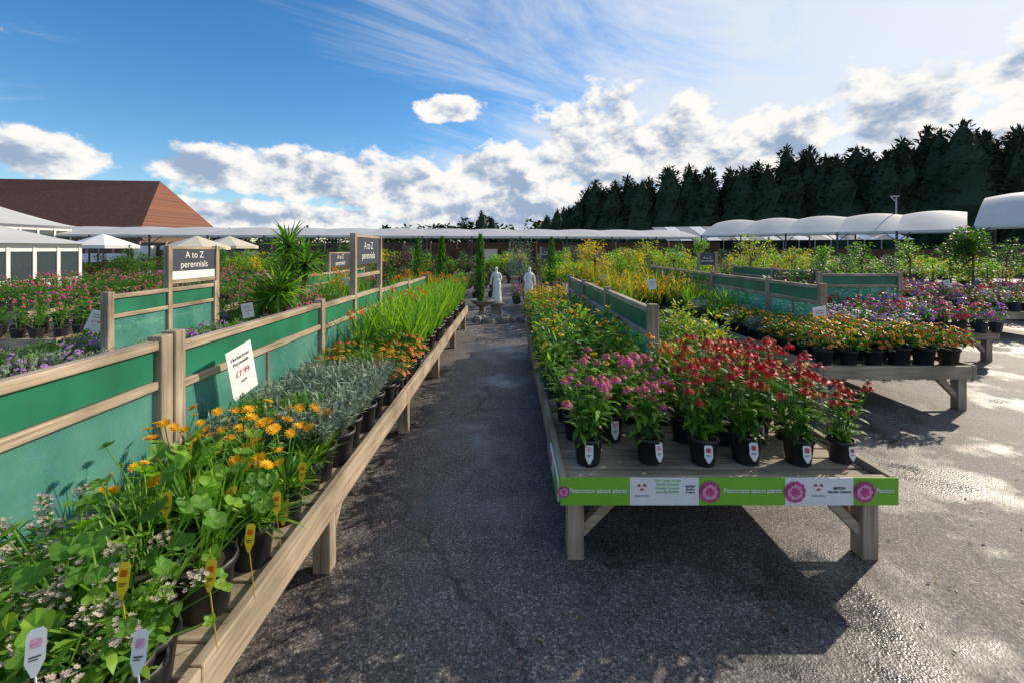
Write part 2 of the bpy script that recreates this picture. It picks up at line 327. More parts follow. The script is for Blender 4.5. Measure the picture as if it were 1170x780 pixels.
def potted(name,fn,nvar=3,ph=.16,pr=.085,tg=None,**k):
    out=[]
    for i in range(nvar):
        mb=MB(); pot(mb,0,0,0,pr,ph); fn(mb,0,0,ph*.9,**k)
        if tg: tag(mb,rnd(-.02,.02),-pr*1.12,ph*.5,*tg)
        out.append(mb.mesh(name,SM))
    return (name,out)
def place(kind,x,y,z=.425,s=1.0,rz=None):
    n,ms=kind; return obj(n,R.choice(ms),(x,y,z),rnd(-.5,.5) if rz is None else rz,s*rnd(.9,1.08))
K={}
K['cone_red']=potted('potted_red_coneflower',coneflower,4,tg=(.045,.06,'label_white','label_red'),h=.41,rad=.20,det=1.2,pm='petal_red',cm='cone_brown',nst=20,fr=.039)
K['cone_org']=potted('potted_orange_coneflower',coneflower,2,tg=(.045,.06,'label_white','label_red'),h=.42,rad=.18,det=1.2,pm='petal_orange',nst=11,fr=.036)
K['cone_pink']=potted('potted_pink_coneflower',coneflower,3,tg=(.045,.07,'label_white','label_pink'),h=.35,rad=.16,det=1.2,pm='petal_pink',nst=16,fr=.035)
K['greenleaf']=potted('potted_perennial',coneflower,2,h=.34,rad=.17,det=1.5,pm='leaf_light',cm='cone_brown',nst=12,fr=.012)
K['rudbeckia']=potted('potted_rudbeckia',daisymound,3,h=.36,rad=.17,det=1.1,nf=12,nl=190,lm='leaf_light',ll=.075,fr=.028)
K['helen']=potted('potted_helenium',daisymound,2,h=.40,rad=.17,det=1.0,nf=16,nl=170,lm='leaf_mid',ll=.07,fr=.022,pm='petal_orange')
K['calendula']=potted('potted_amber_daisy',grassydaisy,4,tg=(.04,.085,'label_yellow','petal_orange'),h=.24,rad=.16,det=1)
K['mum']=potted('potted_orange_chrysanthemum',daisymound,3,h=.23,rad=.18,det=1.0,pm='petal_orange',cm='cone_brown',nf=44,nl=170,fr=.022)
K['mumy']=potted('potted_yellow_chrysanthemum',daisymound,2,h=.23,rad=.18,det=1.0,pm='petal_amber',cm='cone_brown',nf=44,nl=170,fr=.022)
K['aster']=potted('potted_white_aster',daisymound,2,h=.24,rad=.18,det=1.0,pm='petal_white',cm='cone_orange',nf=50,nl=140,fr=.02,lm='leaf_blue')
K['asterp']=potted('potted_purple_aster',daisymound,2,h=.24,rad=.18,det=1.0,pm='petal_purple',cm='cone_orange',nf=56,nl=140,fr=.021,lm='leaf_blue')
K['grey']=potted('potted_lavender',feathery,3,h=.24,rad=.16,det=1.3)
K['greenf']=potted('potted_feathery_herb',feathery,2,h=.25,rad=.16,det=1.1,lm='leaf_mid',nb=75)
K['sword']=potted('potted_iris',sword,3,h=.50,rad=.15,det=1.2)
K['swordf']=potted('potted_crocosmia',sword,2,h=.50,rad=.15,det=1.0,pm='petal_orange')
K['shrub']=potted('potted_shrub',shrub,3,h=.40,rad=.22,det=1.0)
K['shruby']=potted('potted_golden_shrub',shrub,2,h=.40,rad=.22,det=1.0,lm='leaf_yellow',lm2='leaf_light')
K['heath']=potted('potted_heather',feathery,2,ph=.13,pr=.07,h=.14,rad=.10,det=.8,lm='leaf_blue')
K['round']=potted('potted_round_leaf_plant',roundleaf_plant,4,h=.30,rad=.20,det=1.0,n=22,lr=.034)
K['umbel']=potted('potted_astrantia',umbel_plant,3,h=.24,rad=.19,det=1.2,ph=.14)
def bed(name,specs,w=1.5,l=1.9,sp=.27):
    mb=MB(); y=-l/2+sp/2
    while y<l/2:
        x=-w/2+sp/2
        while x<w/2:
            fn,k,dh=R.choice(specs); k=dict(k); k['h']*=rnd(.7,1.35); px,py=x+rnd(-.03,.03),y+rnd(-.03,.03)
            pot(mb,px,py,0,.075,.14,8); fn(mb,px,py,.13,det=dh,**k); x+=sp
        y+=sp
    return mb.mesh(name,())
gen={}
gen['green']=bed('perennial_bed',[(shrub,dict(h=.28,rad=.15,nl=70,ll=.07),1),(coneflower,dict(h=.35,rad=.14,nst=5,pm='petal_pink',fr=.03),.7),(feathery,dict(h=.25,rad=.13,lm='leaf_mid',nb=16),1)])
gen['yellow']=bed('yellow_flower_bed',[(daisymound,dict(h=.40,rad=.16,nf=22,nl=45,lm='leaf_light',fr=.036),1),(daisymound,dict(h=.40,rad=.16,nf=20,nl=45,lm='leaf_light',fr=.036,pm='petal_amber'),1),(sword,dict(h=.5,rad=.15,nb=14,lm='leaf_yellow'),1)])
gen['sword']=bed('iris_bed',[(sword,dict(h=.5,rad=.15,nb=16),1),(sword,dict(h=.5,rad=.15,nb=14,lm='leaf_mid'),1),(sword,dict(h=.5,rad=.15,nb=14,pm='petal_orange'),1)])
gen['low']=bed('alpine_bed',[(feathery,dict(h=.14,rad=.11,nb=16),1),(feathery,dict(h=.14,rad=.11,nb=16,lm='leaf_mid'),1),(feathery,dict(h=.14,rad=.11,nb=16,lm='leaf_light'),1),(daisymound,dict(h=.15,rad=.11,nf=10,nl=40,pm='petal_purple'),1)],sp=.22)
gen['mix']=bed('mixed_flower_bed',[(daisymound,dict(h=.25,rad=.15,nf=22,nl=40,pm='petal_white',fr=.025),1),(daisymound,dict(h=.27,rad=.15,nf=24,nl=40,pm='petal_pink',fr=.027),1),(daisymound,dict(h=.25,rad=.15,nf=22,nl=40,pm='petal_red',fr=.027),1),(daisymound,dict(h=.25,rad=.15,nf=24,nl=40,pm='petal_purple',fr=.027),1),(shrub,dict(h=.35,rad=.15,nl=70,ll=.06,lm='leaf_purple'),1)])
gen['gold']=bed('golden_shrub_bed',[(shrub,dict(h=.7,rad=.26,nl=170,ll=.08,lm='leaf_yellow',lm2='leaf_light'),1),(shrub,dict(h=.8,rad=.22,nl=150,ll=.07,lm='leaf_yellow',lm2='petal_yellow'),1),(shrub,dict(h=.9,rad=.22,nl=170,ll=.08,lm='leaf_light',lm2='leaf_mid'),1)],sp=.46)
gen['shrub']=bed('shrub_bed',[(shrub,dict(h=.6,rad=.24,nl=170,ll=.08),1),(shrub,dict(h=.85,rad=.22,nl=170,ll=.08,lm='leaf_blue',lm2='leaf_dark'),1),(shrub,dict(h=.6,rad=.22,nl=150,ll=.08,lm='leaf_purple',lm2='leaf_dark'),1),(shrub,dict(h=.5,rad=.28,nl=160,ll=.07,lm='leaf_mid',lm2='leaf_light'),1)],sp=.46)
def putbed(kind,x,y,z=.425,s=1,rz=None): return obj(gen[kind].name.split('.')[0],gen[kind],(x,y,z),R.choice((0,math.pi)) if rz is None else rz,s)
# ---------------------------------------------------------------- ground
mb=MB(); mb.add([(-400,-60,0),(400,-60,0),(400,900,0),(-400,900,0)],[(0,1,2,3)],'asphalt'); obj('asphalt_ground',mb.mesh('asphalt_ground'))
mb=MB()
for i in range(420):
    t=R.random()
    if t<.5: x=R.choice((rnd(-.85,-.6),rnd(.1,.3),rnd(-.8,.25),rnd(2,3))); y=rnd(1.4,9)
    else: x=rnd(.4,5); y=rnd(1.3,4.6)
    leaf(mb,(x,y,.006),rnd(0,6.28),rnd(-.05,.25),rnd(.008,.03),rnd(.005,.014),rnd(-.5,.7),R.choice(('leaf_dark','bark','cone_brown','leaf_yellow','soil','petal_blush')),2,'oval',rnd(-.2,.2))
obj('fallen_leaves',mb.mesh('fallen_leaves'))
# ---------------------------------------------------------------- tables
def table(x0,x1,y0,y1,zt=.46,legs=1.75,name='plant_display_table',bev=True):
    mb=MB(); rw=.038; rh=.135
    def rail(xa,xb):
        y=y0
        while y<y1-.01:
            ye=min(y1,y+2.4)
            if y1-ye<.5: ye=y1
            dz=rnd(-.004,.004); dx=rnd(-.003,.003); box(mb,xa+dx,xb+dx,y,ye-.003,zt-rh+dz,zt+dz,'wood_y'); y=ye
    rail(x0,x0+rw); rail(x1-rw,x1)
    box(mb,x0+rw+.004,x1-rw-.004,y0+.002,y0+rw,zt-rh,zt-.006,'wood_x'); box(mb,x0+rw+.004,x1-rw-.004,y1-rw,y1-.002,zt-rh,zt-.006,'wood_x')
    y=y0+rw+.004
    while y+.11<y1-rw:
        dz=rnd(-.003,.003); box(mb,x0+rw+.005,x1-rw-.005,y,y+.105,zt-.06,zt-.036+dz,'wood_x'); y+=.118
    for xx in (x0+.35*(x1-x0),x0+.65*(x1-x0)): box(mb,xx-.03,xx+.03,y0+rw+.002,y1-rw-.002,zt-rh+.01,zt-.063,'wood_y')
    n=max(1,round((y1-y0-.2)/legs)); st=(y1-y0-.2)/n
    for i in range(n+1):
        yy=y0+.055+i*st
        for xa,sg in ((x0+.045,1),(x1-.045-.085,-1)):
            box(mb,xa,xa+.085,yy,yy+.085,0,zt-rh+.06,'wood_z')
            if i==0: beam(mb,(xa+.0425+sg*.03,yy+.042,zt-.33),(xa+.0425+sg*.26,yy+.042,zt-.10),.05,'wood_x')
            if i<n: beam(mb,(xa+.042,yy+.1,.14),(xa+.042,yy+.30,zt-rh+.02),.045,'wood_y')
        box(mb,x0+.045+.09,x1-.045-.09,yy+.02,yy+.06,zt-rh-.02,zt-.065,'wood_x')
    o=obj(name,mb.mesh(name))
    if bev:
        bm=o.modifiers.new('bev','BEVEL'); bm.width=.005; bm.segments=2; bm.limit_method='ANGLE'
    return o
def fence(x,ys,ztops,zb=.30,name='windbreak_fence',double=()):
    mb=MB(); pw=.075
    for i,y in enumerate(ys):
        zt=max(ztops[max(0,i-1)],ztops[min(i,len(ztops)-1)])+.03
        box(mb,x-pw/2,x+pw/2,y-pw/2,y+pw/2,0,zt,'wood_z')
        if i in double: box(mb,x-pw/2,x+pw/2,y-pw*1.5-.012,y-pw/2-.012,0,zt-.01,'wood_z')
    for i in range(len(ys)-1):
        a=ys[i]+pw/2+.002; b=ys[i+1]-pw/2-.002
        if (i+1) in double: b-=pw+.012
        z=ztops[i]
        box(mb,x-.028,x+.028,a,b,z-.045,z,'wood_y')
        box(mb,x-.008,x+.008,a,b,z-.195,z-.047,'board_green')
        box(mb,x-.026,x+.026,a,b,z-.24,z-.197,'wood_y')
        box(mb,x-.026,x+.026,a,b,zb,zb+.05,'wood_y')
        box(mb,x-.004,x+.004,a,b,zb+.052,z-.242,'netting_teal')
        m_=(a+b)/2; box(mb,x-.014,x+.014,m_-.014,m_+.014,zb+.054,z-.244,'wood_z')
    o=obj(name,mb.mesh(name)); bm=o.modifiers.new('bev','BEVEL'); bm.width=.004; bm.segments=1; bm.limit_method='ANGLE'
    return o
table(-2.66,-.84,-1.2,8.9)
fence(-1.75,[-1.25,.53,2.28,4.04,5.83,7.5,9.2],[1.16,1.15,1.11,1.09,1.06,1.04],double=(2,))
table(-4.85,-3.1,3.0,13)
fence(-3.95,[4.3,5.85,],[1.15]); fence(-3.95,[8.2,10,11.8],[1.1,1.1])
for x0,y0,y1 in ((-7.6,5.6,20),(-10.6,8,22),(-13.4,9,22),(-16.4,15.5,22)): table(x0,x0+1.8,y0,y1,bev=False)
table(.255,1.95,2.2,3.3); table(.255,1.95,3.32,7.2)
fence(1.1,[3.36,4.9,6.4,7.9],[1.15,1.13,1.11])
table(3.05,4.6,4.3,14)
fence(3.86,[5.4,6.5,8.3,10.1,11.9],[1.15]*4)
table(5.4,6.95,6.2,16,bev=False); table(8.5,10.1,8.0,18,bev=False); table(11.5,13.1,9,20,bev=False); table(14.8,16.4,11,20,bev=False)
def fencex(y,xs,z,name='windbreak_fence'):
    o=fence(0,[0]+[x-xs[0] for x in xs[1:]],[z]*(len(xs)-1),name=name); o.rotation_euler=(0,0,-math.pi/2); o.location=(xs[0],y,0); return o
fencex(7.7,[5.45,6.85],1.17); fence(6.2,[8.5,10.3,12.1],[1.15]*2)
table(2.2,3.0,8.6,14,bev=False,zt=.4)
# ---------------------------------------------------------------- banner
def text(s,loc,rot,size,mat,parent,al='CENTER',ext=.0004):
    c=bpy.data.curves.new('lettering','FONT'); c.body=s; c.size=size; c.align_x=al; c.align_y='CENTER'; c.extrude=ext
    c.materials.append(MATS[mat]); o=bpy.data.objects.new('lettering',c); o.location=loc; o.rotation_euler=rot; scene.collection.objects.link(o); o.parent=parent; return o
bn=empty('plant_banner_sign',(0,0,0))
YB=2.19
def uX(u): return (u-U0)/F*YB
mb=MB()
zt,zb=.462,.326
def seg(u0,u1,mat): box(mb,uX(u0),uX(u1),YB-.006,YB,zb,zt,mat)
for a,b_,mt in ((640,719,'banner_green'),(719.3,798,'label_white'),(798.3,896,'banner_green'),(896.3,974,'label_white'),(974.3,1025.5,'banner_green')): seg(a,b_,mt)
obj('panel',mb.mesh('banner_panel'),parent=bn)
rf=(math.pi/2,0,0)
zc=(zt+zb)/2
def bold(s,x,z,size,mat): 
    o=text(s,(x,YB-.008,z),rf,size,mat,bn); o.data.offset=.0004; return o
bold('Passionate about plants',uX(683),zc+.005,.0305,'label_white')
bold('Passionate about plants',uX(859),zc+.005,.0305,'label_white')
text('This is part of our\nFamily Owned\nGarden Centre\nproudly British',(uX(762),YB-.008,zc+.028),rf,.019,'banner_green',bn)
bold('BRITISH\nGarden\nCentres',uX(788),zc+.012,.014,'ink')
bold('BRITISH\nGarden Centres',uX(958),zc+.008,.0175,'ink')
bold('Passion',uX(1010),zc+.005,.0305,'label_white')
def blossom(u,sz=.055,z=None):
    mbb=MB()
    for rr,mt,o,np in ((1,'petal_pink',0,11),(.72,'label_pink',.002,9),(.42,'petal_pink',.004,7)):
        for k in range(np):
            a=2*math.pi*k/np+rr*3
            pts=[(0,-o,0)]
            for t in (-.36,-.15,.15,.36): pts.append((sz*rr*math.cos(a+t)*(1 if abs(t)<.2 else .85),-o-.0003*k,sz*rr*math.sin(a+t)*(1 if abs(t)<.2 else .85)))
            mbb.add(pts,[(0,1,2,3,4)],mt)
    obj('printed_blossom',mbb.mesh('blossom'),(uX(u),YB-.0085,z or zc),parent=bn)
for u,s_ in ((644,.03),(810,.055),(907,.055),(986,.055)): blossom(u,s_)
def swirl(u):
    mbb=MB()
    for k in range(3):
        a=2.1*k+.5; pts=[(0.006*math.cos(a),0,.006*math.sin(a))]
        for t in (-.5,0,.5): pts.append((.024*math.cos(a+t),0,.024*math.sin(a+t)*.8))
        mbb.add(pts,[(0,1,2,3)],'ink_red')
    obj('round_mark',mbb.mesh('mark'),(uX(u),YB-.0085,zc+.025),parent=bn)
swirl(733); swirl(934)
text('Garden Centre',(uX(733),YB-.008,zc-.02),rf,.011,'ink',bn); text('Garden Centre',(uX(934),YB-.008,zc-.02),rf,.011,'ink',bn)
mb=MB(); box(mb,.243,.252,2.2,2.62,.335,.445,'label_white'); obj('side_panel',mb.mesh('side_panel'),parent=bn)
mb=MB(); box(mb,.239,.2428,2.2,2.36,.34,.44,'banner_green'); box(mb,.239,.2428,2.5,2.56,.36,.42,'petal_pink');obj('side_print',mb.mesh('side_print'),parent=bn)
# ---------------------------------------------------------------- near plants
for u,kind,d in ((672,'cone_pink',2.42),(742,'cone_pink',2.44),(803,'cone_red',2.42),(852,'cone_red',2.44),(912,'cone_red',2.42),(960,'cone_red',2.44)):
    x=(u-U0)/F*d
    o=place(K[kind],x,d,s=1.0 if u<950 else .76,rz=rnd(-.2,.2))
for x,d,kind in ((.42,2.74,'greenleaf'),(.62,2.72,'cone_pink'),(.86,2.70,'cone_pink'),(1.08,2.70,'cone_org'),(1.30,2.68,'cone_red'),(1.52,2.70,'cone_red'),(1.74,2.74,'cone_red'),
    (.40,3.02,'greenleaf'),(.62,3.02,'rudbeckia'),(.85,3.0,'greenleaf'),(1.08,3.0,'cone_org'),(1.30,3.0,'cone_red'),(1.54,3.0,'cone_red'),(1.76,3.04,'cone_red')):
    place(K[kind],x,d,s=1.03)
y=3.45
while y<7.1:
    for x in (.40,.64,.88):
        k=(R.choice(('rudbeckia','rudbeckia','greenleaf')) if y<4.6 else R.choice(('helen','greenleaf','rudbeckia')) if y<6 else R.choice(('mum','greenleaf','helen')))
        place(K[k],x+rnd(-.03,.03),y,s=rnd(.95,1.25) if y<4.7 else 1.05)
    y+=.25
y=3.5
while y<7.1:
    for x in (1.32,1.56,1.80):
        place(K[R.choice(('greenleaf','shruby','greenf','rudbeckia') if y<5 else ('sword','greenleaf','grey'))],x,y,s=1.0 if y>4 else .9)
    y+=.26
seq=[(-.1,1.12,('umbel',)),(1.12,1.6,('round','umbel','round')),(1.6,2.15,('calendula',)),(2.15,3.4,('grey','greenf','grey')),(3.4,4.2,('mum','greenf','greenleaf','mumy')),(4.2,8.8,('sword','sword','sword','sword','swordf'))]
for a,b_,ks in seq:
    y=a+.08
    while y<b_:
        for x in (-.975,-1.20,-1.46):
            kk=R.choice(ks)
            if 1.1<y<1.6: kk='round' if x>-1.3 else 'umbel'
            place(K[kk],x+rnd(-.02,.02),y+rnd(-.03,.03),s=.9 if x<-1.4 and y<2.2 else 1.0 if y<4.2 else 1.02,rz=rnd(0,6.28) if kk in('umbel','round') else None)
        y+=.22
for x,y in ((-1.08,1.66),(-1.32,1.62),(-.98,1.08)): place(K['round'],x,y,s=1.0,rz=rnd(0,6.28))
y=3.45
while y<4.4: place(K['heath'],-.93,y,s=.9); y+=.17
mb=MB()
for u,v,d,mt,m2 in ((190,580,1.45,'label_yellow','petal_orange'),(240,662,1.18,'label_yellow','petal_orange'),(316,578,1.6,'label_yellow','petal_orange'),(285,618,1.35,'label_yellow','petal_orange'),(345,542,1.85,'label_yellow','petal_orange'),(140,668,1.05,'label_yellow','petal_orange'),(158,752,.84,'label_white','label_pink'),(40,752,.8,'label_white','label_pink'),(290,505,1.9,'label_yellow','petal_orange'),(215,515,1.75,'label_yellow','petal_orange')):
    p=P(u,v,d); tag(mb,p[0],p[1],p[2],.028,.05,mt,m2,az=-1.3+rnd(-.3,.3),tilt=.2); stem(mb,(p[0],p[1],p[2]-.03),(p[0],p[1]+.03,.5),.002,mt)
obj('plant_label',mb.mesh('plant_label'))
y=.2
while y<8.7: putbed('low' if y<1.5 else R.choice(('low','green','mix')),-2.22,y+.9,s=(.55,.95,1)); y+=1.9
for i,k in enumerate(('low','low','green','sword','green','shrub')): putbed(k,-3.5,3.95+i*1.75,s=(.5,.9,1 if i>1 else .9)); putbed(('low','low','green','shrub','green','green')[i],-4.4,3.95+i*1.75,s=(.5,.9,1))
for x,y0,y1,ks in ((-6.7,6.6,20,('green','shrub','green')),(-9.7,9,22,('green','gold','green')),(-12.5,10,22,('green','mix','green')),(-15.5,16.5,22,('shrub','green'))):
    y=y0
    while y<y1: putbed(ks[0] if y<y0+1 else R.choice(ks),x,y,s=(1.05,1,1.0)); y+=1.95
for ix in range(6):
    for iy in range(4):
        x=3.2+ix*.255; y=4.46+iy*.25
        k=R.choice(('mum','mum','mumy','mumy'))
        if iy>=2 and ix>3: k='aster' if (ix+iy)%2 else 'asterp'
        place(K[k],x,y,s=1.1)
y=5.5
while y<8.2:
    for x in (3.2,3.42,3.64): place(K[R.choice(('heath','grey','greenf','mumy') if y<6.8 else ('greenleaf','grey','sword'))],x,y,s=.9)
    for x in (4.05,4.28,4.48): place(K[R.choice(('asterp','asterp','aster','greenleaf'))],x,y,s=1.05)
    y+=.24
for y,a,b_ in ((9.1,'yellow','mix'),(11,'yellow','yellow'),(13,'gold','shrub')): putbed(a,3.45,y,s=(.5,1,1.1)); putbed(b_,4.25,y,s=(.45,1,1))
for y,a in ((9.5,'yellow'),(11.4,'yellow'),(13.2,'yellow')): putbed(a,2.6,y,s=(.5,1,1.15),z=.37)
for x,y0,y1,ks in ((6.17,7.0,16,('mix','shrub','mix','gold','yellow')),(9.3,8.9,18,('mix','gold','yellow')),(12.3,10,20,('mix','gold','shrub')),(15.6,12,20,('gold','shrub'))):
    y=y0
    while y<y1: putbed(ks[0] if y<y0+1 else R.choice(ks),x,y,s=(1,1,1.0)); y+=1.95
for x in range(-20,22,2):
    for y in (22.5,25): putbed(R.choice(('shrub','gold','green','shrub')),x+rnd(-.5,.5),y,z=0.15,s=1.5 if abs(x)>2 else 1.4)
for x,y,k in ((-.9,13,'shrub'),(-2.6,12,'sword'),(-1.2,15.5,'green'),(1.6,13.5,'gold'),(1.3,16.5,'shrub'),(-3.2,16,'shrub'),(.4,18,'shrub'),(3,18,'gold'),(-5,19,'green'),(5,19.5,'gold'),(7.5,19,'gold'),(1.2,9.2,'yellow'),(.9,11.6,'mix'),(-1.9,11.0,'sword'),(-3,14,'green')):
    putbed(k,x,y,z=.25,s=1.0)
# ---------------------------------------------------------------- special trees
def small_tree(name,x,y,z0,ht,cr,lm,lm2,n=900,ll=.08,trunk=.03,flat=1.0,wr=.35):
    mb=MB(); stem(mb,(0,0,0),(0,0,ht-cr),trunk,'bark',trunk*.7)
    cl=[]
    for i in range(14):
        a=rnd(0,6.28); k=cr*rnd(.2,.75); c=Vector((k*math.cos(a),k*math.sin(a),ht-cr*flat+rnd(-.7,.75)*cr*flat)); cl.append(c); stem(mb,(0,0,ht-cr*1.2),c,trunk*.4,'bark',.004)
    for i in range(n):
        c=R.choice(cl); a=rnd(0,6.28); e=rnd(-1.4,1.4); k=cr*.38*rnd(.5,1.1)
        q=c+Vector((k*math.cos(e)*math.cos(a),k*math.cos(e)*math.sin(a),k*math.sin(e)))
        leaf(mb,q,a+rnd(-1,1),rnd(-.6,1),ll*rnd(.7,1.3),ll*wr,rnd(0,1),lm if R.random()<.6 else lm2,2,'oval',rnd(-.8,.8))
    return obj(name,mb.mesh(name),(x,y,z0))
small_tree('olive_tree',*P(594,285,13)[:2],0,1.85,.55,'leaf_grey','leaf_blue',2000,.07,wr=.25)
small_tree('golden_shrub_tree',*P(680,285,13)[:2],0,1.9,.55,'leaf_yellow','petal_yellow',1000)
small_tree('golden_shrub_tree',*P(858,285,12)[:2],0,2.0,.6,'leaf_yellow','leaf_light',1000)
small_tree('golden_shrub_tree',*P(740,285,15)[:2],0,1.9,.5,'leaf_yellow','leaf_light',800)
small_tree('evergreen_shrub_tree',*P(1112,290,9)[:2],0.4,1.65,.5,'leaf_dark','leaf_mid',2200)
small_tree('evergreen_shrub_tree',*P(770,290,14)[:2],0,1.8,.5,'leaf_light','leaf_mid',800)
small_tree('evergreen_shrub_tree',*P(150,295,12)[:2],0,1.8,.5,'leaf_dark','leaf_mid',900)
small_tree('evergreen_shrub_tree',*P(455,300,12)[:2],0,1.6,.4,'leaf_purple','leaf_dark',800)
for u,d,lm in ((640,15,'leaf_light'),(720,13,'leaf_yellow'),(800,16,'leaf_light'),(905,15,'leaf_yellow'),(940,14,'leaf_light'),(985,13,'leaf_mid'),(1040,12,'leaf_light'),(1150,12,'leaf_dark'),(250,13,'leaf_mid'),(400,14,'leaf_mid'),(480,16,'leaf_light')):
    small_tree('young_tree',*P(u,285,d)[:2],0,rnd(1.5,2.0),rnd(.3,.5),lm,'leaf_mid',600)
def cypress(u,d,ht,R0=.13):
    mb=MB(); stem(mb,(0,0,0),(0,0,.4),.02,'bark')
    cyl(mb,0,0,.3,ht*.9,R0*.6,.02,7,'leaf_dark')
    for i in range(1300):
        t=R.random(); r=R0*math.sin(math.pi*min(1,.12+t*.88))**.6*rnd(.5,1.1); a=rnd(0,6.28)
        leaf(mb,(r*math.cos(a),r*math.sin(a),.3+t*(ht-.3)),a,rnd(1.1,1.5),rnd(.06,.12),.022,-.1,R.choice(('leaf_dark','leaf_dark','leaf_mid')),2,'lance',rnd(-1,1))
    obj('italian_cypress',mb.mesh('italian_cypress'),((u-U0)/F*d,d,0))
cypress(505,9.3,1.8,.10); cypress(549,9.9,1.9,.09); cypress(478,13,1.9); cypress(630,13,1.9)
def palm(u,d,hs,L=.55,n=70):
    mb=MB()
    for hx,hy,hz in hs:
        stem(mb,(hx*.3,hy*.3,0),(hx,hy,hz),.05,'bark',.045)
        for i in range(n):
            leaf(mb,(hx,hy,hz+rnd(-.05,.08)),rnd(0,6.28),rnd(-.7,1.45),L*rnd(.7,1.1),.045,rnd(.1,.9),R.choice(('leaf_light','leaf_mid','leaf_mid','leaf_dark')),4,'blade',rnd(-.8,.8))
    obj('cordyline_palm',mb.mesh('cordyline_palm'),((u-U0)/F*d,d,0))
palm(330,6.9,[(0,0,1.6),(.22,.1,1.35),(-.15,.2,1.2),(.05,-.2,1.0)],.5,100)
palm(318,6.4,[(0,0,.95),(-.25,.1,.8)],.42,90)
# ---------------------------------------------------------------- statues
def statue(u,d,flip=1):
    root=empty('garden_statue',((u-U0)/F*d,d,0))
    mb=MB()
    box(mb,-.17,.17,-.17,.17,0,.06,'stone_grey'); box(mb,-.13,.13,-.13,.13,.062,.30,'stone_grey'); box(mb,-.16,.16,-.16,.16,.302,.35,'stone_grey')
    obj('pedestal',mb.mesh('pedestal'),parent=root)
    mb=MB(); prof=[(.115,.352),(.12,.40),(.105,.52),(.095,.66),(.100,.76),(.088,.83),(.066,.90),(.078,.97),(.082,1.02),(.060,1.06),(.03,1.075)]
    n=32; vs=[]
    for j,(r,z) in enumerate(prof):
        for i in range(n):
            a=2*math.pi*i/n; fold=1+(.10*math.sin(a*8+z*6)+.05*math.sin(a*13))*max(0,(.85-z)*2)
            sway=.018*math.sin((z-.35)*5)*flip
            vs.append((r*fold*math.cos(a)*1.0+sway,r*fold*math.sin(a)*.78,z))
    mb.add(vs,[(j*n+i,j*n+(i+1)%n,(j+1)*n+(i+1)%n,(j+1)*n+i) for j in range(len(prof)-1) for i in range(n)]+[tuple(range(n))[::-1],tuple((len(prof)-1)*n+i for i in range(n))],'stone_white')
    obj('gown',mb.mesh('gown',('stone_white',)),parent=root)
    pts=[((0,0,.98),.055),((0,0,1.06),.032),((0,-.004,1.10),.03),((0,-.008,1.145),.046),((0,-.006,1.19),.043),
         ((.075*flip,0,1.035),.028),((.12*flip,-.02,.93),.024),((.09*flip,-.085,.85),.019),((.04*flip,-.10,.89),.016),
         ((-.075*flip,0,1.035),.028),((-.115*flip,.0,.92),.024),((-.125*flip,-.02,.81),.018),((-.12*flip,-.035,.76),.015),((0,.035,1.18),.03)]
    ed=[(0,1),(1,2),(2,3),(3,4),(0,5),(5,6),(6,7),(7,8),(0,9),(9,10),(10,11),(11,12),(3,13)]
    me=bpy.data.meshes.new('figure'); me.from_pydata([p for p,_ in pts],ed,[]); me.materials.append(MATS['stone_white'])
    o=obj('figure',me,parent=root); sk=o.modifiers.new('skin','SKIN'); sk.use_smooth_shade=True
    for i,(p,r) in enumerate(pts): me.skin_vertices[0].data[i].radius=(r,r)
    me.skin_vertices[0].data[0].use_root=True
    s=o.modifiers.new('sub','SUBSURF'); s.levels=2; s.render_levels=2
statue(567,10.3,1); statue(605,10.1,-1)
mb=MB()
for i in range(26):
    x=-.75+i*.07+rnd(-.04,.04); y=9.6+rnd(-.12,.25); s=rnd(.06,.13)
    vs=[];
    for zz,k in ((0,1),(.6,1.0),(1,.6)):
        for q in range(6): a=q*1.047+i; vs.append((x+s*k*math.cos(a)*rnd(.8,1.2),y+s*k*math.sin(a),zz*s*1.2))
    mb.add(vs,[(j*6+q,j*6+(q+1)%6,(j+1)*6+(q+1)%6,(j+1)*6+q) for j in range(2) for q in range(6)]+[tuple(range(12,18))],'stone_grey')
obj('rockery_edging',mb.mesh('rockery_edging'))
mb=MB(); vs=[];n=20
pr=[(.16,0),(.18,.05),(.08,.10),(.07,.28),(.20,.36),(.27,.42),(.27,.45),(.22,.44),(.0,.40)]
for r,z in pr:
    for i in range(n): a=2*math.pi*i/n; vs.append((r*math.cos(a),r*math.sin(a),z))
mb.add(vs,[(j*n+i,j*n+(i+1)%n,(j+1)*n+(i+1)%n,(j+1)*n+i) for j in range(len(pr)-1) for i in range(n)],'stone_grey')
obj('stone_birdbath',mb.mesh('stone_birdbath'),(-.62,10.0,0))
# ---------------------------------------------------------------- signs
def sign_y(x,y0,y1,z0,z1,lines,size,name='perennials_sign',lower=False):
    root=empty(name,(x,0,0)); mb=MB()
    for y in (y0-.035,y1+.035): box(mb,-.03,.03,y-.03,y+.03,0.4,z1+.04,'wood_z')
    box(mb,-.012,.012,y0,y1,z0,z1,'sign_slate'); box(mb,-.02,.02,y0,y1,z1+.001,z1+.03,'wood_y')
    if lower: box(mb,-.012,.012,y0,y1,z0-.10,z0-.002,'label_white')
    box(mb,-.02,.02,y0,y1,z0-.145,z0-.105,'wood_y')
    obj('board',mb.mesh('sign_board'),parent=root)
    text(lines,(.0145,(y0+y1)/2,(z0+z1)/2),(math.pi/2,0,math.pi/2),size,'label_white',root)
sign_y(-3.95,5.1,5.85,1.34,1.6,'A to Z\nperennials',.115,lower=True)
sign_y(-1.75,4.95,5.85,1.42,1.74,'A to Z\nperennials',.12)
sign_y(-3.95,9.6,10.8,1.2,1.5,'A to Z\nperennials',.14)
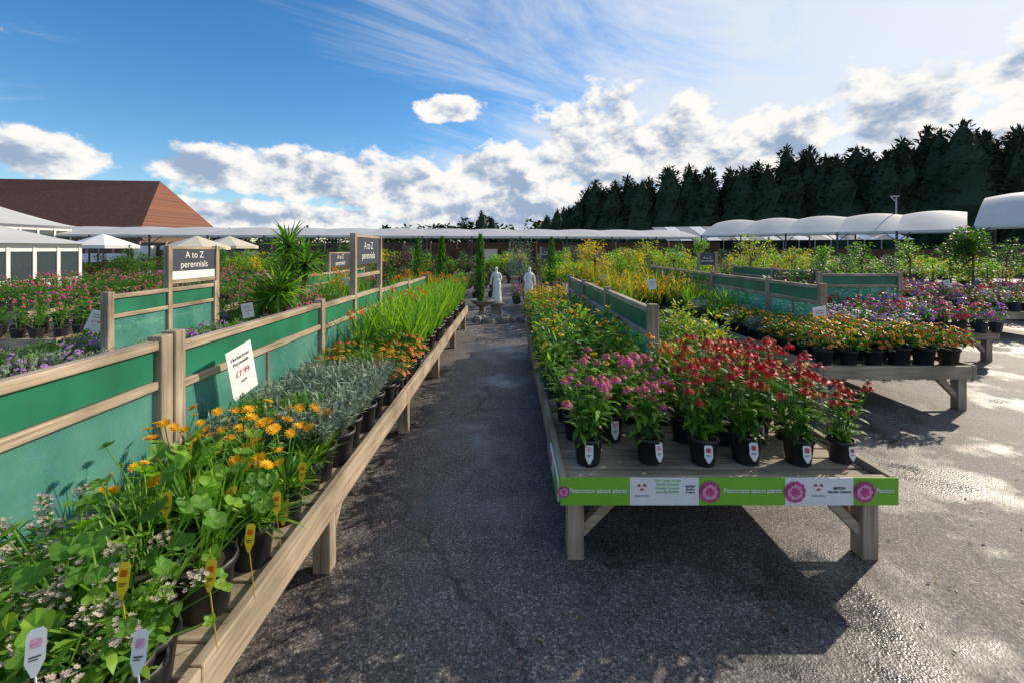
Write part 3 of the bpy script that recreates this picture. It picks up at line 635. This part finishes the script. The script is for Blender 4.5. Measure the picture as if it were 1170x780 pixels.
def sign_x(u,v0,v1,w,d,txt,size):
    x,_,z1=P(u,v0,d); z0=P(u,v1,d)[2]; root=empty('section_sign',(x,d,0)); mb=MB()
    for xx in (-w/2-.03,w/2+.03): box(mb,xx-.03,xx+.03,-.03,.03,.3,z1+.04,'wood_z')
    box(mb,-w/2,w/2,-.012,.012,z0,z1,'sign_slate'); obj('board',mb.mesh('sign_board'),parent=root)
    text(txt,(0,-.0145,(z0+z1)/2),rf,size,'label_white',root)
sign_x(808,290,303,.35,10.5,'A to Z\nperennials',.07); sign_x(625,283,296,.4,16,'A to Z\nperennials',.08)
def card(loc,w,h,rz,roll,lines):
    root=empty('price_card',loc); root.rotation_euler=(0,0,rz)
    pv=MB(); c,s=math.cos(roll),math.sin(roll)
    def q(x,z,y): return (x*c-z*s,y,x*s+z*c)
    vs=[q(x,z,y) for y in (-.002,.002) for x,z in ((-w/2,-h/2),(w/2,-h/2),(w/2,h/2),(-w/2,h/2))]
    pv.add(vs,[(0,1,2,3),(7,6,5,4),(0,4,5,1),(1,5,6,2),(2,6,7,3),(3,7,4,0)],'label_white'); obj('card',pv.mesh('card'),parent=root)
    for t,sz,oz,mt in lines:
        p=q(0,oz,-.0035); text(t,p,(math.pi/2,-roll,0),sz,mt,root)
LN=[('Herbaceous',.030,.09,'ink'),('Perennials',.030,.055,'ink'),('£7.99',.05,-.01,'ink_red'),('each',.026,-.06,'ink')]
card((-1.60,2.62,.88),.20,.30,math.pi/2-.15,.22,LN)
card(P(937,362,5.2),.17,.24,.1,.12,[(a,b_*.8,c*.8,d) for a,b_,c,d in LN])
card(P(110,367,5.0),.15,.24,.6,-.35,[(a,b_*.7,c*.8,d) for a,b_,c,d in LN])
card(P(283,355,6.0),.14,.2,.6,.15,[(a,b_*.65,c*.7,d) for a,b_,c,d in LN])
for u,v,d in ((650,330,9),(1082,325,9),(1000,330,8.5),(395,322,9),(690,318,11),(745,325,8)): card(P(u,v,d),.14,.18,rnd(-.3,.3),rnd(-.2,.2),[(a,b_*.6,c*.6,d_) for a,b_,c,d_ in LN])
# ---------------------------------------------------------------- canopies
def canopy(p0,p1,nb,depth,ez,rb,bulge,name='fabric_canopy',front=.12):
    mb=MB(); p0=Vector((p0[0],p0[1],0));p1=Vector((p1[0],p1[1],0)); d=(p1-p0)/nb; dn=d.normalized(); dp=Vector((-dn.y,dn.x,0)); 
    for i in range(nb):
        a=p0+d*i; NS,NT=10,10; vs=[]
        for t in range(NT+1):
            for s in range(NS+1):
                tt=t/NT; ss=s/NS; k=1-abs(2*tt-1)**1.25
                z=ez+k*(rb+bulge*math.sin(math.pi*ss)); q=a+d*ss+dp*depth*tt; vs.append((q.x,q.y,z))
        mb.add(vs,[(t*(NS+1)+s,t*(NS+1)+s+1,(t+1)*(NS+1)+s+1,(t+1)*(NS+1)+s) for t in range(NT) for s in range(NS)],'canopy_fabric')
        b_=a+d; o=dp*-.01; mb.add([(a+o+Vector((0,0,ez))),(b_+o+Vector((0,0,ez))),(b_+o+Vector((0,0,ez-front))),(a+o+Vector((0,0,ez-front)))],[(0,1,2,3)],'canopy_fabric')
        for q in (a,a+dp*depth): cyl(mb,q.x,q.y,0,ez-.02,.05,.05,8,'metal_dark')
        beam(mb,a+Vector((0,0,ez-.05)),a+dp*depth+Vector((0,0,ez-.05)),.08,'metal_grey'); beam(mb,a+dp*.1+Vector((0,0,ez-.15)),b_+dp*.1+Vector((0,0,ez-.15)),.06,'metal_grey')
        beam(mb,a+Vector((0,0,ez-.6)),a+d*.2+Vector((0,0,ez-.1)),.04,'metal_dark'); beam(mb,b_+Vector((0,0,ez-.6)),b_-d*.2+Vector((0,0,ez-.1)),.04,'metal_dark')
    return obj(name,mb.mesh(name,('canopy_fabric',)))
canopy((-27,24.5),(13,30),13,5,2.45,.5,.07)
canopy((13.6,31),(22.6,21.6),5,6,2.6,1.0,.16)
canopy((22.7,21.4),(29,12.5),4,6,2.75,1.55,.18)
mb=MB()
for i in range(16):
    x=13+i*1.0; y=36-i*.3
    mb.add([(x,y,2.3),(x+.94,y-.3,2.3),(x+.94,y+3.7,3.6),(x,y+4,3.6)],[(0,1,2,3)],'white_paint' if i%2 else 'metal_grey')
    box(mb,x,x+.06,y-.04,y,0,2.3,'metal_grey')
obj('greenhouse_roof',mb.mesh('greenhouse_roof'))
mb=MB(); box(mb,-34,16,33.2,33.4,0,2.1,'timber_dark')
for i in range(24):
    x=-32+i*2; box(mb,x,x+rnd(.8,1.6),32.6,33.1,rnd(.4,.8),rnd(1.2,1.9),R.choice(('brick_dark','board_green','stone_grey','timber_dark','label_white','wood_x')))
for i in range(25): box(mb,-34+i*2,-33.9+i*2,33.05,33.19,0,2.2,'wood_z')
obj('timber_back_wall',mb.mesh('timber_back_wall'))
mb=MB(); beam(mb,(16,36,.8),(46,14,.8),1.6,'timber_dark'); obj('timber_side_wall',mb.mesh('timber_side_wall'))
# ---------------------------------------------------------------- marquee, parasols, brick building
def marquee(x0,x1,y0,y1,ez,pz,name='white_marquee',nx=7,ny=4):
    root=empty(name,((x0+x1)/2,(y0+y1)/2,0)); mb=MB(); w=(x1-x0)/2; l=(y1-y0)/2
    n=8; vs=[]
    for j in range(n+1):
        t=j/n; k=1-t; zz=ez+(pz-ez)*(t**1.2)
        ring=[(-w*k-.25*k,-l*k-.25*k,zz),(w*k+.25*k,-l*k-.25*k,zz),(w*k+.25*k,l*k+.25*k,zz),(-w*k-.25*k,l*k+.25*k,zz)]; vs+=ring
    mb.add(vs,[(j*4+i,j*4+(i+1)%4,(j+1)*4+(i+1)%4,(j+1)*4+i) for j in range(n) for i in range(4)],'canopy_fabric'); obj('roof',mb.mesh('roof'),parent=root)
    mb=MB()
    for i in range(nx+1):
        a=-w+i*2*w/nx
        box(mb,a-.05,a+.05,-l-.04,-l+.04,0,ez,'white_paint')
        if i<nx:
            a2=-w+(i+1)*2*w/nx
            box(mb,a+.052,a2-.052,-l-.01,-l+.01,.7,ez-.25,'glass_dark'); box(mb,a+.052,a2-.052,-l-.02,-l+.02,0,.698,'white_paint'); box(mb,a+.052,a2-.052,-l-.02,-l+.02,ez-.248,ez,'white_paint')
    for i in range(ny+1):
        b_=-l+i*2*l/ny
        box(mb,w-.04,w+.04,b_-.05,b_+.05,0,ez-.003,'white_paint')
        if i<ny:
            b2=-l+(i+1)*2*l/ny
            box(mb,w-.01,w+.01,b_+.052,b2-.052,.7,ez-.25,'glass_dark'); box(mb,w-.02,w+.02,b_+.052,b2-.052,0,.698,'white_paint'); box(mb,w-.02,w+.02,b_+.052,b2-.052,ez-.248,ez,'white_paint')
    obj('walls',mb.mesh('walls'),parent=root)
marquee(-20,-14.35,11.8,14.6,1.78,2.75); marquee(-34,-25.6,22,25.5,2.9,4.6)
def parasol(u,d,r,z,mat):
    mb=MB(); cyl(mb,0,0,0,z+.3,.03,.03,8,'metal_grey'); n=8; vs=[(0,0,z+.45)]+[(r*math.cos(i*.785),r*math.sin(i*.785),z) for i in range(n)]+[(r*math.cos(i*.785),r*math.sin(i*.785),z-.12) for i in range(n)]
    mb.add(vs,[(0,1+i,1+(i+1)%n) for i in range(n)]+[(1+i,1+n+i,1+n+(i+1)%n,1+(i+1)%n) for i in range(n)],mat); obj('garden_parasol',mb.mesh('garden_parasol'),((u-U0)/F*d,d,0))
parasol(118,17,1.1,1.75,'white_paint'); parasol(225,18,1.2,1.7,'umbrella_cream'); parasol(262,20,1.2,1.75,'umbrella_cream')
root=empty('brick_building',(0,0,0)); mb=MB(); box(mb,-80,-34,40.5,49.5,0,3.6,'brick_dark'); obj('walls',mb.mesh('walls'),parent=root)
mb=MB(); mb.add([(-82,39.6,3.6),(-33.3,39.6,3.6),(-33.3,50.2,3.6),(-82,50.2,3.6),(-76,45,9.2),(-35.9,45,8.6)],[(0,1,5,4),(1,2,5),(2,3,4,5),(3,0,4)],'roof_tiles'); obj('roof',mb.mesh('roof'),parent=root)
mb=MB(); box(mb,-82,-33.2,39.45,39.6,3.4,3.6,'white_paint')
for i in range(10): box(mb,-74+i*3.8,-72+i*3.8,40.42,40.49,1,2.6,'glass_dark')
obj('fascia_and_windows',mb.mesh('fascia_and_windows'),parent=root)
mb=MB(); cyl(mb,0,0,0,4.3,.05,.04,8,'metal_grey'); box(mb,-.3,.12,-.08,.08,4.3,4.38,'metal_grey'); beam(mb,(0,0,4.0),(-.3,0,4.3),.04,'metal_grey'); obj('lamp_mast',mb.mesh('lamp_mast'),((1024-U0)/F*26,26,0.4))
# ---------------------------------------------------------------- distant trees
def conifer(mb,x,y,h,r,n,pw=.6,ls=1.0):
    vs=[]; m=8; lv=((0,.8),(.4,.74),(.7,.52),(.88,.22),(.96,.03))
    for t,k in lv:
        for i in range(m): a=i*.785+t*3; kk=r*k*rnd(.8,1.15); vs.append((x+kk*math.cos(a),y+kk*math.sin(a),h*t))
    mb.add(vs,[(j*m+k,j*m+(k+1)%m,(j+1)*m+(k+1)%m,(j+1)*m+k) for j in range(4) for k in range(m)],'leaf_conifer')
    stem(mb,(x,y,0),(x,y,h),.12,'bark',.02)
    for i in range(n):
        t=.12+.88*R.random()**.8; a=rnd(0,6.28); rr=r*((1-t)**pw)*rnd(.6,1.12)+.05
        L=ls*rnd(.6,1.15)*(1-.4*t); leaf(mb,(x+rr*.8*math.cos(a),y+rr*.8*math.sin(a),t*(h-.5)),a+rnd(-.6,.6),rnd(-.2,1.3),L,L*.36,rnd(.1,.8),'leaf_conifer',2,'lance',rnd(-.9,.9))
    for k in range(4): leaf(mb,(x,y,h-.6-.2*k),rnd(0,6.28),1.3,.8,.2,.1,'leaf_conifer',2,'lance',rnd(-1,1))
mb=MB(); n=78
for i in range(n):
    t=i/(n-1); x=9.5+t*56; y=66-t*41
    h=11.6*rnd(.84,1.05)+3.0*t
    if i<4: h*=.75+.07*i
    conifer(mb,x+rnd(-.8,.8),y+rnd(-.9,.9)+(2.6 if i%2 else 0),h*(1.05 if i%2 else 1),rnd(2.3,3.6),520,rnd(.38,.55))
obj('conifer_treeline',mb.mesh('conifer_treeline'))
def broad(mb,x,y,h,r,n,lm):
    stem(mb,(x,y,0),(x,y,h*.6),.25,'bark',.1)
    cl=[(rnd(-.7,.7)*r,rnd(-.7,.7)*r,h*rnd(.4,.85),r*rnd(.35,.6)) for _ in range(9)]
    for i in range(n):
        c=R.choice(cl); a=rnd(0,6.28); e=rnd(-1.2,1.5); k=c[3]*rnd(.7,1.1)
        leaf(mb,(x+c[0]+k*math.cos(e)*math.cos(a),y+c[1]+k*math.cos(e)*math.sin(a),c[2]+k*math.sin(e)),a,rnd(-.5,1),rnd(.8,1.4),rnd(.5,.9),rnd(0,1),lm,2,'oval',rnd(-.9,.9))
mb=MB()
for i in range(26):
    x=-34+i*2.6+rnd(-1,1); y=118+rnd(-8,8); h=rnd(6.5,9)+(2.5 if 8<i<12 or i>15 else 0)
    broad(mb,x,y,h,rnd(2.2,3.5),260,'leaf_fartree')
for x,y,h in ((-7,110,11.5),(-4.5,112,10),(9,105,10),(11,100,11),(13,105,12),(16,100,12)): conifer(mb,x,y,h,2.8,300)
obj('distant_tree_belt',mb.mesh('distant_tree_belt'))
mb=MB()
for i in range(30): broad(mb,-90+i*3.2,130+rnd(-5,5),rnd(5,7.5),3,120,'leaf_fartree')
obj('distant_hedgerow',mb.mesh('distant_hedgerow'))
# ---------------------------------------------------------------- world
SE=math.radians(29); SA=math.radians(57)
w=bpy.data.worlds.new('World'); scene.world=w; w.use_nodes=True; nt=w.node_tree
bg=nt.nodes['Background']; bg.inputs['Strength'].default_value=.15
sky=N(nt,'ShaderNodeTexSky'); sky.sky_type='NISHITA'; sky.sun_disc=False; sky.sun_elevation=SE; sky.sun_rotation=SA; sky.air_density=1.0; sky.dust_density=.4; sky.ozone_density=3
tc=N(nt,'ShaderNodeTexCoord'); sp=N(nt,'ShaderNodeSeparateXYZ'); nt.links.new(tc.outputs['Generated'],sp.inputs[0])
def L_(a,i):
    if isinstance(a,(int,float)): i.default_value=a
    else: nt.links.new(a,i)
def M(op,a,b=None,c=None):
    n=N(nt,'ShaderNodeMath',operation=op); L_(a,n.inputs[0])
    if b is not None: L_(b,n.inputs[1])
    if c is not None: L_(c,n.inputs[2])
    return n.outputs[0]
def SS(x,a,b,ta=0,tb=1):
    n=N(nt,'ShaderNodeMapRange',interpolation_type='SMOOTHSTEP'); L_(x,n.inputs['Value']); n.inputs['From Min'].default_value=a; n.inputs['From Max'].default_value=b; n.inputs['To Min'].default_value=ta; n.inputs['To Max'].default_value=tb; return n.outputs[0]
X,Y,Z=sp.outputs
az=M('ARCTAN2',X,Y); el=M('ARCSINE',Z)
def noise(vec,scale,det=8,rough=.55,dist=0):
    n=N(nt,'ShaderNodeTexNoise'); n.inputs['Scale'].default_value=scale; n.inputs['Detail'].default_value=det; n.inputs['Roughness'].default_value=rough; n.inputs['Distortion'].default_value=dist; nt.links.new(vec,n.inputs['Vector']); return n.outputs['Fac']
def comb(x,y,z):
    n=N(nt,'ShaderNodeCombineXYZ'); L_(x,n.inputs[0]); L_(y,n.inputs[1]); L_(z,n.inputs[2]); return n.outputs[0]
ae=comb(az,el,0)
zz=M('MULTIPLY',Z,1.5)
cv=comb(X,Y,zz)
n1=noise(cv,9,6,.6)
n2=noise(comb(M('ADD',X,.016),M('ADD',Y,.004),M('ADD',zz,.030)),9,4,.6)
l1=noise(cv,3,1,.5)
blobs=[(45,176,125,36),(-60,180,90,45),(225,196,78,26),(345,200,90,34),(450,214,110,42),(516,125,38,18),(585,215,120,56),(690,172,90,66),(775,165,95,52),(880,160,115,46),(1020,128,95,66),(1150,85,50,24),(300,248,340,20),(620,247,260,30),(1230,150,130,130),(545,186,44,15)]
Fm=None
for u,v,wp,hp in blobs:
    dx=(u-U0)/F; dz=(V0-v)/F; a0=math.atan(dx); e0=math.atan(dz/math.sqrt(1+dx*dx)); ww=wp/F/(1+dx*dx); hh=hp/F/math.sqrt(1+dx*dx)
    n=N(nt,'ShaderNodeVectorMath',operation='MULTIPLY_ADD'); nt.links.new(ae,n.inputs[0]); n.inputs[1].default_value=(1/ww,1/hh,0); n.inputs[2].default_value=(-a0/ww,-e0/hh,0)
    ln=N(nt,'ShaderNodeVectorMath',operation='LENGTH'); nt.links.new(n.outputs[0],ln.inputs[0]); f=ln.outputs['Value']
    Fm=f if Fm is None else M('MINIMUM',Fm,f)
Fm=M('MAXIMUM',M('SUBTRACT',1,Fm),-.6)
back=M('MULTIPLY',SS(l1,.45,.6),M('MULTIPLY',SS(M('ABSOLUTE',az),.95,1.3),SS(el,.55,.1)))
Fm=M('MAXIMUM',Fm,M('SUBTRACT',back,.35))
den=M('ADD',Fm,M('MULTIPLY',M('SUBTRACT',n1,.5),2.2))
alpha=SS(den,.0,.28)
thick=SS(den,.15,1.0)
lit=M('MULTIPLY',M('SUBTRACT',n1,n2),3.6)
shade=M('ADD',M('SUBTRACT',.92,M('MULTIPLY',thick,.40)),lit)
pz=M('ADD',M('MAXIMUM',Z,0),.16); cx=M('DIVIDE',X,pz); cy=M('DIVIDE',Y,pz)
ca,sa=math.cos(.6),math.sin(.6)
rx=M('ADD',M('MULTIPLY',cx,ca),M('MULTIPLY',cy,sa)); ry=M('SUBTRACT',M('MULTIPLY',cy,ca),M('MULTIPLY',cx,sa))
c1=noise(comb(M('MULTIPLY',rx,.45),M('MULTIPLY',ry,1.1),0),1.6,7,.64,.9); c2=noise(comb(cx,cy,3.0),1.1,1,.5)
sd=N(nt,'ShaderNodeVectorMath',operation='DOT_PRODUCT'); nt.links.new(tc.outputs['Generated'],sd.inputs[0]); sd.inputs[1].default_value=(math.sin(SA)*math.cos(SE),math.cos(SA)*math.cos(SE),math.sin(SE))
glow=SS(sd.outputs['Value'],.7,1.0,0,.22)
side=SS(az,-.75,.3,-.09,.115)
cir=SS(M('ADD',M('ADD',M('ADD',M('MULTIPLY',c1,.72),M('MULTIPLY',c2,.28)),side),glow),.44,.76,0,.9)
mixc=N(nt,'ShaderNodeMix',data_type='RGBA'); nt.links.new(cir,mixc.inputs[0])
hs=N(nt,'ShaderNodeHueSaturation'); hs.inputs['Saturation'].default_value=1.3; hs.inputs['Value'].default_value=1.12; nt.links.new(sky.outputs[0],hs.inputs['Color'])
nt.links.new(hs.outputs[0],mixc.inputs[6]); mixc.inputs[7].default_value=(5.3,5.6,6.0,1)
ccol=N(nt,'ShaderNodeMix',data_type='RGBA'); nt.links.new(SS(shade,.25,1.05),ccol.inputs[0]); ccol.inputs[6].default_value=(2.3,2.95,4.0,1); ccol.inputs[7].default_value=(6.6,6.5,6.3,1)
mixk=N(nt,'ShaderNodeMix',data_type='RGBA'); nt.links.new(M('MULTIPLY',alpha,SS(Z,-.01,.02)),mixk.inputs[0]); nt.links.new(mixc.outputs[2],mixk.inputs[6]); nt.links.new(ccol.outputs[2],mixk.inputs[7])
nt.links.new(mixk.outputs[2],bg.inputs['Color'])
w.cycles.sampling_method='MANUAL'; w.cycles.sample_map_resolution=512
ld=bpy.data.lights.new('sun','SUN'); ld.energy=5.0; ld.angle=math.radians(.5); ld.color=(1,.87,.69); lo=bpy.data.objects.new('sun',ld); scene.collection.objects.link(lo)
dirv=Vector((math.sin(SA)*math.cos(SE),math.cos(SA)*math.cos(SE),math.sin(SE))); lo.rotation_euler=dirv.to_track_quat('Z','Y').to_euler(); lo.location=(20,15,20)
cd=bpy.data.cameras.new('camera'); cd.sensor_width=36; cd.lens=F/1170*36; cd.shift_x=(585-U0)/1170; cd.shift_y=-(390-V0)/1170; cd.clip_end=2000; cd.clip_start=.02
co=bpy.data.objects.new('camera',cd); co.location=(0,0,H); co.rotation_euler=(math.pi/2,0,0); scene.collection.objects.link(co); scene.camera=co
